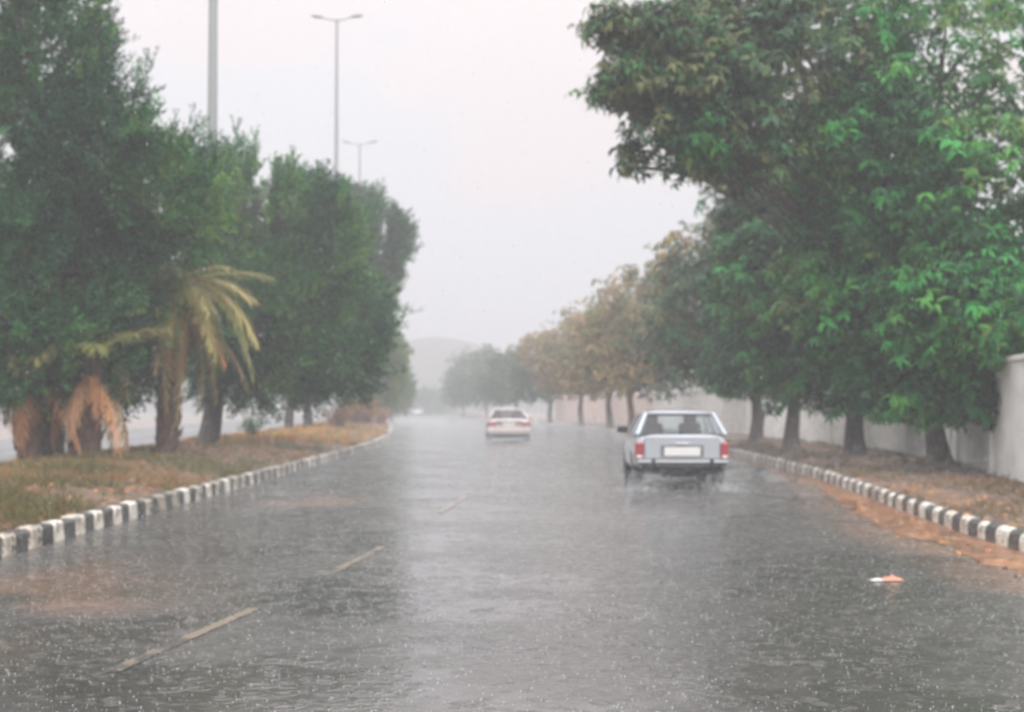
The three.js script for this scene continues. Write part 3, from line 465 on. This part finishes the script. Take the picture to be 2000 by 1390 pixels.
function bar(p, q, w, t) { const l = p.distanceTo(q), g = new RoundedBoxGeometry(w, t, l, 1, Math.min(w, t) * 0.3), m = new THREE.Matrix4(); m.lookAt(p, q, V(0, 1, 0.01)); g.applyMatrix4(m); g.translate((p.x + q.x) / 2, (p.y + q.y) / 2, (p.z + q.z) / 2); return g; }
function pane(a, b, c, d, bulge) {                             // four corners in order, gently bowed outwards
  const pos = [], idx = [], n = 6, nrm = b.clone().sub(a).cross(d.clone().sub(a)).normalize();
  for (let j = 0; j <= n; j++) for (let i = 0; i <= n; i++) { const u = i / n, v = j / n, p = a.clone().lerp(b, u).lerp(d.clone().lerp(c, u), v).addScaledVector(nrm, bulge * 16 * u * (1 - u) * v * (1 - v)); pos.push(p.x, p.y, p.z); }
  for (let j = 0; j < n; j++) for (let i = 0; i < n; i++) { const k = j * (n + 1) + i; idx.push(k, k + 1, k + n + 1, k + 1, k + n + 2, k + n + 1); }
  return geoFrom(pos, idx);
}
function wheel(parent, x, z, rad, w) {
  const s = Math.sign(x), prof = [[rad * 0.6, -w / 2], [rad * 0.93, -w / 2], [rad, -w * 0.34], [rad, w * 0.34], [rad * 0.93, w / 2], [rad * 0.6, w / 2], [rad * 0.6, -w / 2]].map(([a, b]) => new THREE.Vector2(a, b));
  const tg = new THREE.LatheGeometry(prof, 28); tg.rotateZ(Math.PI / 2); const t = mesh('wheel', tg, tyreMat, parent); t.position.set(x, rad, z);
  const rp = [[0.001, w * 0.30], [rad * 0.2, w * 0.32], [rad * 0.24, w * 0.2], [rad * 0.5, w * 0.16], [rad * 0.6, w * 0.42], [rad * 0.615, w * 0.42], [rad * 0.6, -w * 0.4], [0.001, -w * 0.38]].map(([a, b]) => new THREE.Vector2(a, b * s)); const rg = new THREE.LatheGeometry(rp, 24); rg.rotateZ(-Math.PI / 2); mesh('rim', rg, rimMat, t);
}
function car(name, label, x, d, turn, o) {
  const root = thing(name, label, 'car', x, 0.002, -d, turn), { L, W } = o, zr = L / 2, paint = phys({ color: o.paint, roughness: 0.32, metalness: o.metal ?? 0.25, clearcoat: 1, clearcoatRoughness: 0.12 });
  let body = new Brush(hull(o.stations, 36, o.pw ?? 5)); body.updateMatrixWorld();
  for (const z of [o.axleR, o.axleF]) { const c = new Brush(new THREE.CylinderGeometry(o.wheel + 0.07, o.wheel + 0.07, W * 1.3, 28)); c.rotation.z = Math.PI / 2; c.position.set(0, o.wheel, z); c.updateMatrixWorld(); body.geometry.deleteAttribute('uv'); c.geometry.deleteAttribute('uv'); body = ev.evaluate(body, c, SUBTRACTION); body.updateMatrixWorld(); }
  mesh('body', body.geometry, paint, root);
  mesh('underbody', (() => { const g = new RoundedBoxGeometry(W * 0.72, 0.16, L * 0.86, 1, 0.03); g.translate(0, o.under ?? 0.26, 0); return g; })(), trimMat, root);
  for (const z of [o.axleR, o.axleF]) { const ax = new THREE.CylinderGeometry(0.035, 0.035, W * 0.8, 10); ax.rotateZ(Math.PI / 2); ax.translate(0, o.wheel, z); mesh('axle', ax, trimMat, root); for (const s of [-1, 1]) wheel(root, s * (W / 2 - 0.12), z, o.wheel, 0.18); }
  // glasshouse
  const g = o.house, c = (sx, top, z, w) => V(sx * w, top, z), A = {};
  for (const s of [-1, 1]) { A[s] = { rb: V(s * g.wb, g.yb, g.zrb), rt: V(s * g.wt, g.yt, g.zrt), ft: V(s * g.wt, g.yt, g.zft), fb: V(s * g.wb, g.yb, g.zfb), mt: V(s * g.wt * 1.0, g.yt, (g.zrt + g.zft) / 2), mb: V(s * g.wb, g.yb, (g.zrt + g.zft) / 2) };
    const q = A[s]; mesh('pillar', bar(q.rb, q.rt, 0.075, 0.075), paint, root); mesh('pillar', bar(q.fb, q.ft, 0.055, 0.06), paint, root); mesh('pillar', bar(q.mb, q.mt, 0.05, 0.08), trimMat, root);
    if (g.quarter) mesh('pillar', bar(V(s * g.wb, g.yb, g.quarter), V(s * g.wt, g.yt, g.quarter), 0.05, 0.08), paint, root);
    mesh('roof_rail', bar(q.rt, q.ft, 0.07, 0.06), paint, root);
    mesh('side_window', s > 0 ? pane(q.rb, q.fb, q.ft, q.rt, 0.01) : pane(q.fb, q.rb, q.rt, q.ft, 0.01), o.glass || glassMat, root);
    const mir = mesh('mirror', (() => { const m = new RoundedBoxGeometry(0.20, 0.12, 0.09, 2, 0.03); m.translate(s * (g.wb + 0.13), g.yb + 0.08, g.zfb + 0.45); return m; })(), o.mirror === 'black' ? trimMat : paint, root);
  }
  { // roof: crowned panel with depth
    const pos = [], idx = [], n = 12, m = 12, top = (u, v) => g.yt + 0.015 + g.crown * (1 - (2 * u - 1) ** 4) * (1 - 0.8 * (2 * v - 1) ** 4);
    for (const lay of [0, 1]) for (let j = 0; j <= m; j++) for (let i = 0; i <= n; i++) { const u = i / n, v = j / m; pos.push((2 * u - 1) * (g.wt + 0.03), lay ? g.yt - 0.01 : top(u, v), lerp(g.zrt + 0.04, g.zft - 0.03, v)); }
    const N = (n + 1) * (m + 1); for (let j = 0; j < m; j++) for (let i = 0; i < n; i++) { const k = j * (n + 1) + i, l = k + n + 1; idx.push(k, k + 1, l, k + 1, l + 1, l, N + k, N + l, N + k + 1, N + k + 1, N + l, N + l + 1); }
    const rim = []; for (let i = 0; i < n; i++) rim.push([i, i + 1]); for (let j = 0; j < m; j++) rim.push([j * (n + 1) + n, (j + 1) * (n + 1) + n]); for (let i = n; i > 0; i--) rim.push([m * (n + 1) + i, m * (n + 1) + i - 1]); for (let j = m; j > 0; j--) rim.push([j * (n + 1), (j - 1) * (n + 1)]);
    for (const [a, b] of rim) idx.push(a, N + a, b, b, N + a, N + b);
    mesh('roof', geoFrom(pos, idx), paint, root);
  }
  mesh('rear_window', pane(A[-1].rb, A[1].rb, A[1].rt, A[-1].rt, 0.02), o.rearGlass || glassMat, root); mesh('windscreen', pane(A[1].fb, A[-1].fb, A[-1].ft, A[1].ft, 0.02), glassMat, root);
  mesh('window_seal', mergeGeometries([bar(A[-1].rb.clone().add(V(0.03, 0.015, 0.01)), A[1].rb.clone().add(V(-0.03, 0.015, 0.01)), 0.035, 0.03), bar(A[-1].rt.clone().add(V(0.03, -0.02, 0.02)), A[1].rt.clone().add(V(-0.03, -0.02, 0.02)), 0.035, 0.03)]), trimMat, root);
  for (const s of [-1, 1]) { const zf = o.seatZ, b = new RoundedBoxGeometry(0.42, 0.36, 0.14, 2, 0.06); b.translate(s * W * 0.215, g.yb + 0.02, zf); const st = mesh('seat', b, seatMat, root); const h = new RoundedBoxGeometry(0.25, 0.17, 0.1, 2, 0.045); h.translate(s * W * 0.215, g.yb + 0.28, zf + 0.02); mesh('headrest', h, seatMat, st); }
  return { root, paint, zr };
}
{ // silver estate car
  const L = 4.35, W = 1.66, z = L / 2, { root, paint } = car('estate_car', 'silver estate car with white plate and upright red lamps in the wet lane', 2.97, 26.5 + L / 2, R(-1), {
    L, W, paint: col(0.47, 0.50, 0.54), wheel: 0.30, axleR: 1.27, axleF: -1.33, seatZ: -0.1, pw: 5.5, under: 0.33, glass: glassMat, mirror: 'black',
    stations: [[z - 0.02, 0.74, 0.42, 0.90], [z - 0.05, 0.79, 0.37, 0.945], [z - 0.18, 0.82, 0.32, 0.955], [1.3, 0.83, 0.28, 0.95], [0.3, 0.83, 0.25, 0.945], [-0.75, 0.825, 0.25, 0.94], [-0.95, 0.82, 0.25, 0.92], [-1.7, 0.80, 0.28, 0.87], [-2.08, 0.76, 0.36, 0.82], [-2.17, 0.70, 0.42, 0.76]],
    house: { wb: 0.765, wt: 0.585, yb: 0.925, yt: 1.305, zrb: z - 0.10, zrt: z - 0.50, zft: -0.05, zfb: -0.72, crown: 0.055, quarter: 0.95 } });
  const add = (name, g, m, x, y, zz, p = root) => { g.translate(x, y, zz); return mesh(name, g, m, p); };
  const tg = add('tailgate', new RoundedBoxGeometry(1.30, 0.40, 0.05, 3, 0.022), paint, 0, 0.725, z + 0.005);
  add('plate_recess', new RoundedBoxGeometry(0.74, 0.21, 0.02, 2, 0.008), std({ color: col(0.16, 0.17, 0.18), roughness: 0.5 }), 0, 0.665, z + 0.026, tg);
  add('number_plate', new RoundedBoxGeometry(0.62, 0.15, 0.02, 2, 0.006), plateMat, 0, 0.655, z + 0.042, tg);
  add('handle', new RoundedBoxGeometry(0.22, 0.03, 0.03, 2, 0.01), chrome, 0, 0.79, z + 0.04, tg);
  for (const s of [-1, 1]) {
    const l = add('tail_lamp', new RoundedBoxGeometry(0.15, 0.29, 0.14, 3, 0.03), lampRed, s * 0.735, 0.67, z - 0.03);
    add('reversing_lens', new RoundedBoxGeometry(0.10, 0.05, 0.02, 2, 0.008), lampClear, s * 0.735, 0.565, z + 0.038, l);
    add('overrider', new RoundedBoxGeometry(0.06, 0.16, 0.09, 2, 0.02), trimMat, s * 0.50, 0.465, z + 0.12);
    const mud = new RoundedBoxGeometry(0.2, 0.2, 0.012, 1, 0.005); add('mudflap', mud, trimMat, s * 0.70, 0.24, z - 0.56);
  }
  const bp = add('bumper', new RoundedBoxGeometry(1.58, 0.085, 0.14, 3, 0.035), std({ color: col(0.36, 0.37, 0.38), roughness: 0.4, metalness: 0.4 }), 0, 0.47, z + 0.05); add('bumper_strip', new RoundedBoxGeometry(1.5, 0.03, 0.02, 1, 0.008), trimMat, 0, 0.452, z + 0.125, bp);
  add('lower_valance', new RoundedBoxGeometry(1.36, 0.14, 0.06, 2, 0.02), trimMat, 0, 0.35, z - 0.06);
  const ex = new THREE.CylinderGeometry(0.025, 0.025, 0.3, 12); ex.rotateX(Math.PI / 2); add('exhaust_pipe', ex, trimMat, -0.42, 0.27, z - 0.05);
  add('spare_well', new RoundedBoxGeometry(0.7, 0.18, 0.7, 2, 0.06), trimMat, 0, 0.3, z - 0.55);
  const wip = bar(V(0.05, 0.965, z - 0.085), V(-0.36, 1.02, z - 0.13), 0.015, 0.015); mesh('wiper', wip, trimMat, root);
}
{ // pale sedan
  const L = 4.5, W = 1.80, z = L / 2, { root, paint } = car('sedan_car', 'champagne sedan with wide red lamps driving ahead through standing water', -0.2, 61.6 + L / 2, R(2), {
    L, W, paint: col(0.62, 0.54, 0.51), wheel: 0.31, axleR: 1.3, axleF: -1.35, seatZ: -0.25, pw: 5, under: 0.27, glass: tintMat, rearGlass: tintMat,
    stations: [[z, 0.74, 0.36, 0.86], [z - 0.04, 0.83, 0.30, 0.93], [z - 0.2, 0.88, 0.24, 0.955], [1.35, 0.90, 0.22, 0.97], [0.3, 0.90, 0.20, 0.94], [-0.8, 0.895, 0.20, 0.93], [-1.05, 0.89, 0.21, 0.90], [-1.8, 0.86, 0.23, 0.82], [-2.15, 0.80, 0.28, 0.74], [-2.25, 0.70, 0.34, 0.66]],
    house: { wb: 0.79, wt: 0.575, yb: 0.935, yt: 1.30, zrb: 1.55, zrt: 0.92, zft: -0.2, zfb: -0.95, crown: 0.06 } });
  const add = (name, g, m, x, y, zz, p = root) => { g.translate(x, y, zz); return mesh(name, g, m, p); };
  const lid = add('boot_lid', new RoundedBoxGeometry(1.1, 0.30, 0.05, 3, 0.02), paint, 0, 0.76, z + 0.005);
  add('number_plate', new RoundedBoxGeometry(0.48, 0.12, 0.02, 2, 0.006), plateMat, 0, 0.70, z + 0.035, lid);
  for (const s of [-1, 1]) {
    const l = add('tail_lamp', new RoundedBoxGeometry(0.33, 0.20, 0.16, 3, 0.035), lampRed, s * 0.70, 0.735, z - 0.035); add('reversing_lens', new RoundedBoxGeometry(0.2, 0.055, 0.02, 2, 0.008), lampClear, s * 0.70, 0.655, z + 0.045, l);
    add('garnish', new RoundedBoxGeometry(0.26, 0.07, 0.02, 2, 0.008), std({ color: col(0.16, 0.05, 0.05), roughness: 0.3 }), s * 0.40, 0.79, z + 0.035, lid);
  }
  add('bumper', new RoundedBoxGeometry(1.74, 0.26, 0.2, 4, 0.06), paint, 0, 0.46, z - 0.01); add('lower_valance', new RoundedBoxGeometry(1.6, 0.14, 0.14, 3, 0.03), trimMat, 0, 0.265, z - 0.03);
}
{ // far white car, seen from the front in the haze
  const L = 4.3, W = 1.75, z = L / 2, { root, paint } = car('white_car', 'tiny white car fading at the far turn of the road', P(814, 800, 262).x, 262, R(8), {
    L, W, paint: col(0.85, 0.85, 0.84), metal: 0, wheel: 0.31, axleR: 1.3, axleF: -1.3, seatZ: -0.2, pw: 5, glass: tintMat, rearGlass: tintMat,
    stations: [[z, 0.72, 0.4, 0.85], [z - 0.05, 0.82, 0.3, 0.94], [z - 0.2, 0.86, 0.24, 0.96], [0, 0.87, 0.2, 0.95], [-1.0, 0.87, 0.2, 0.9], [-1.9, 0.84, 0.25, 0.8], [-2.15, 0.75, 0.35, 0.7]],
    house: { wb: 0.78, wt: 0.58, yb: 0.93, yt: 1.38, zrb: 1.7, zrt: 1.1, zft: -0.2, zfb: -0.9, crown: 0.06 } });
  const b = new RoundedBoxGeometry(1.7, 0.24, 0.16, 3, 0.05); b.translate(0, 0.46, z); mesh('bumper', b, paint, root);
  for (const s of [-1, 1]) { const l = new RoundedBoxGeometry(0.25, 0.22, 0.1, 3, 0.03); l.translate(s * 0.7, 0.78, z - 0.02); mesh('tail_lamp', l, lampRed, root); }
}
// ------------------------------------------------------------------ small things
{ // crumpled wrapper on the road
  const r = rng(808), w = thing('crumpled_wrapper', 'crumpled orange and white wrapper lying on the wet road', 'litter', 3.07, 0.004, -12.65, 0.15);
  const sheet = (nx, lx, lz, h) => { const g = new THREE.PlaneGeometry(lx, lz, nx, 8); g.rotateX(-Math.PI / 2); const p = g.attributes.position; for (let i = 0; i < p.count; i++) { const x = p.getX(i) / lx + 0.5, zz = p.getZ(i) / lz + 0.5; p.setY(i, 0.004 + h * Math.sin(x * Math.PI) * Math.sin(zz * Math.PI) * (0.4 + 1.1 * r())); p.setX(i, p.getX(i) + (r() - 0.5) * 0.014); p.setZ(i, p.getZ(i) + (r() - 0.5) * 0.02); } g.computeVertexNormals(); return g; };
  const a = sheet(10, 0.17, 0.20, 0.034); a.translate(0.05, 0, 0); mesh('orange_fold', a, std({ color: col(0.50, 0.24, 0.15), roughness: 0.5, side: THREE.DoubleSide }), w);
  const b = sheet(8, 0.12, 0.10, 0.018); b.translate(-0.09, 0, 0.03); mesh('white_fold', b, std({ color: col(0.62, 0.60, 0.57), roughness: 0.5, side: THREE.DoubleSide }), w);
}
{ // slim marker post at the kerb bend
  const t = thing('marker_post', 'slim white marker post at the kerb beyond the sedan', 'post', P(1047, 835, 112).x, 0.1, -112);
  mesh('shaft', new THREE.CylinderGeometry(0.08, 0.09, 1.35, 10).translate(0, 0.66, 0), whitePaint[0], t); mesh('cap', new THREE.SphereGeometry(0.09, 10, 6, 0, 6.2832, 0, Math.PI / 2).translate(0, 1.335, 0), whitePaint[1], t);
}
// ------------------------------------------------------------------ rain: splashes, drops, spray
{
  const r = rng(313), water = phys({ color: col(0.95, 0.96, 0.97), roughness: 0.3, transmission: 0.7, thickness: 0, ior: 1.33, side: THREE.DoubleSide }), m = new THREE.Matrix4(), q = new THREE.Quaternion();
  const crown = new THREE.CylinderGeometry(0.011, 0.005, 0.013, 7, 1, true); crown.translate(0, 0.006, 0);
  const n1 = 42000, sp = shade(new THREE.InstancedMesh(crown, water, n1));
  for (let i = 0; i < n1; i++) { const d = 6.5 + 40 * r() ** 1.6, x = lerp(kerbL(d) + 0.1, kerbR(d) - 0.1, r()), s = 0.14 + 0.32 * r() ** 3; q.setFromAxisAngle(V(0, 1, 0), r() * 6.28); m.compose(V(x, 0.002, -d), q, V(s * 1.1, s * (0.6 + 0.8 * r()), s * 1.1)); sp.setMatrixAt(i, m); }
  sp.name = 'rain_splashes'; info(sp, 'small rain splashes leaping from the wet road', 'splashes', { kind: 'stuff' });
  const drop = new THREE.SphereGeometry(1, 6, 5); drop.scale(0.0022, 0.006, 0.0022); const n2 = 42000, rain = shade(new THREE.InstancedMesh(drop, water, n2));
  for (let i = 0; i < n2; i++) { const d = 5.5 + 36 * Math.cbrt(r()), x = (r() * 2 - 1) * (0.36 * d + 1), y = 0.05 + r() * (1.4 + 0.28 * d); q.setFromAxisAngle(V(0, 0, 1), 0.06 + 0.04 * r()); const s = 0.6 + 0.7 * r(); m.compose(V(x, y, -d), q, V(s, s, s)); rain.setMatrixAt(i, m); }
  rain.name = 'rain'; info(rain, 'falling raindrops over the road', 'rain', { kind: 'stuff' });
  const bead = new THREE.SphereGeometry(0.006, 6, 5), n3 = 5000, spray = shade(new THREE.InstancedMesh(bead, water, n3));
  for (let i = 0; i < n3; i++) { const far = r() < 0.3, [cx, cd, hw] = far ? [-0.2, 61.4, 0.9] : [2.93, 27.4, 0.85], side = r() < 0.5 ? -1 : 1, t = r() ** 1.4, g = (r() + r() + r() - 1.5) * 0.5; const s = 0.4 + 0.9 * r(); m.makeScale(s, s, s); m.setPosition(cx + side * hw * 0.82 + g * (0.3 + 0.9 * t), 0.02 + (r() ** 2) * (0.25 + 0.35 * t) * (1 - t * 0.5), -(cd - 2.0 * t)); spray.setMatrixAt(i, m); }
  { // mist of fine droplets that the downpour beats off the road
    const fine = new THREE.OctahedronGeometry(0.0055, 0), nm = 640000, mist = shade(new THREE.InstancedMesh(fine, water, nm));
    for (let i = 0; i < nm; i++) { const d = 8 + 150 * r() ** 0.85, x = lerp(kerbL(d) - 1.5, kerbR(d) + 2.5, r()), y = -Math.log(1 - 0.999 * r()) * 0.34, s = (0.4 + 0.8 * r()) * (d < 22 ? 0.62 : 1); m.makeScale(s, s, s); m.setPosition(x, 0.01 + Math.min(y, 1.6), -d); mist.setMatrixAt(i, m); }
    mist.name = 'mist'; info(mist, 'low mist of splashed droplets hanging over the road', 'mist', { kind: 'stuff' });
  }
  spray.name = 'spray'; info(spray, 'fine water spray thrown up behind the car wheels', 'spray', { kind: 'stuff' });
}
renderer.render(scene, camera);
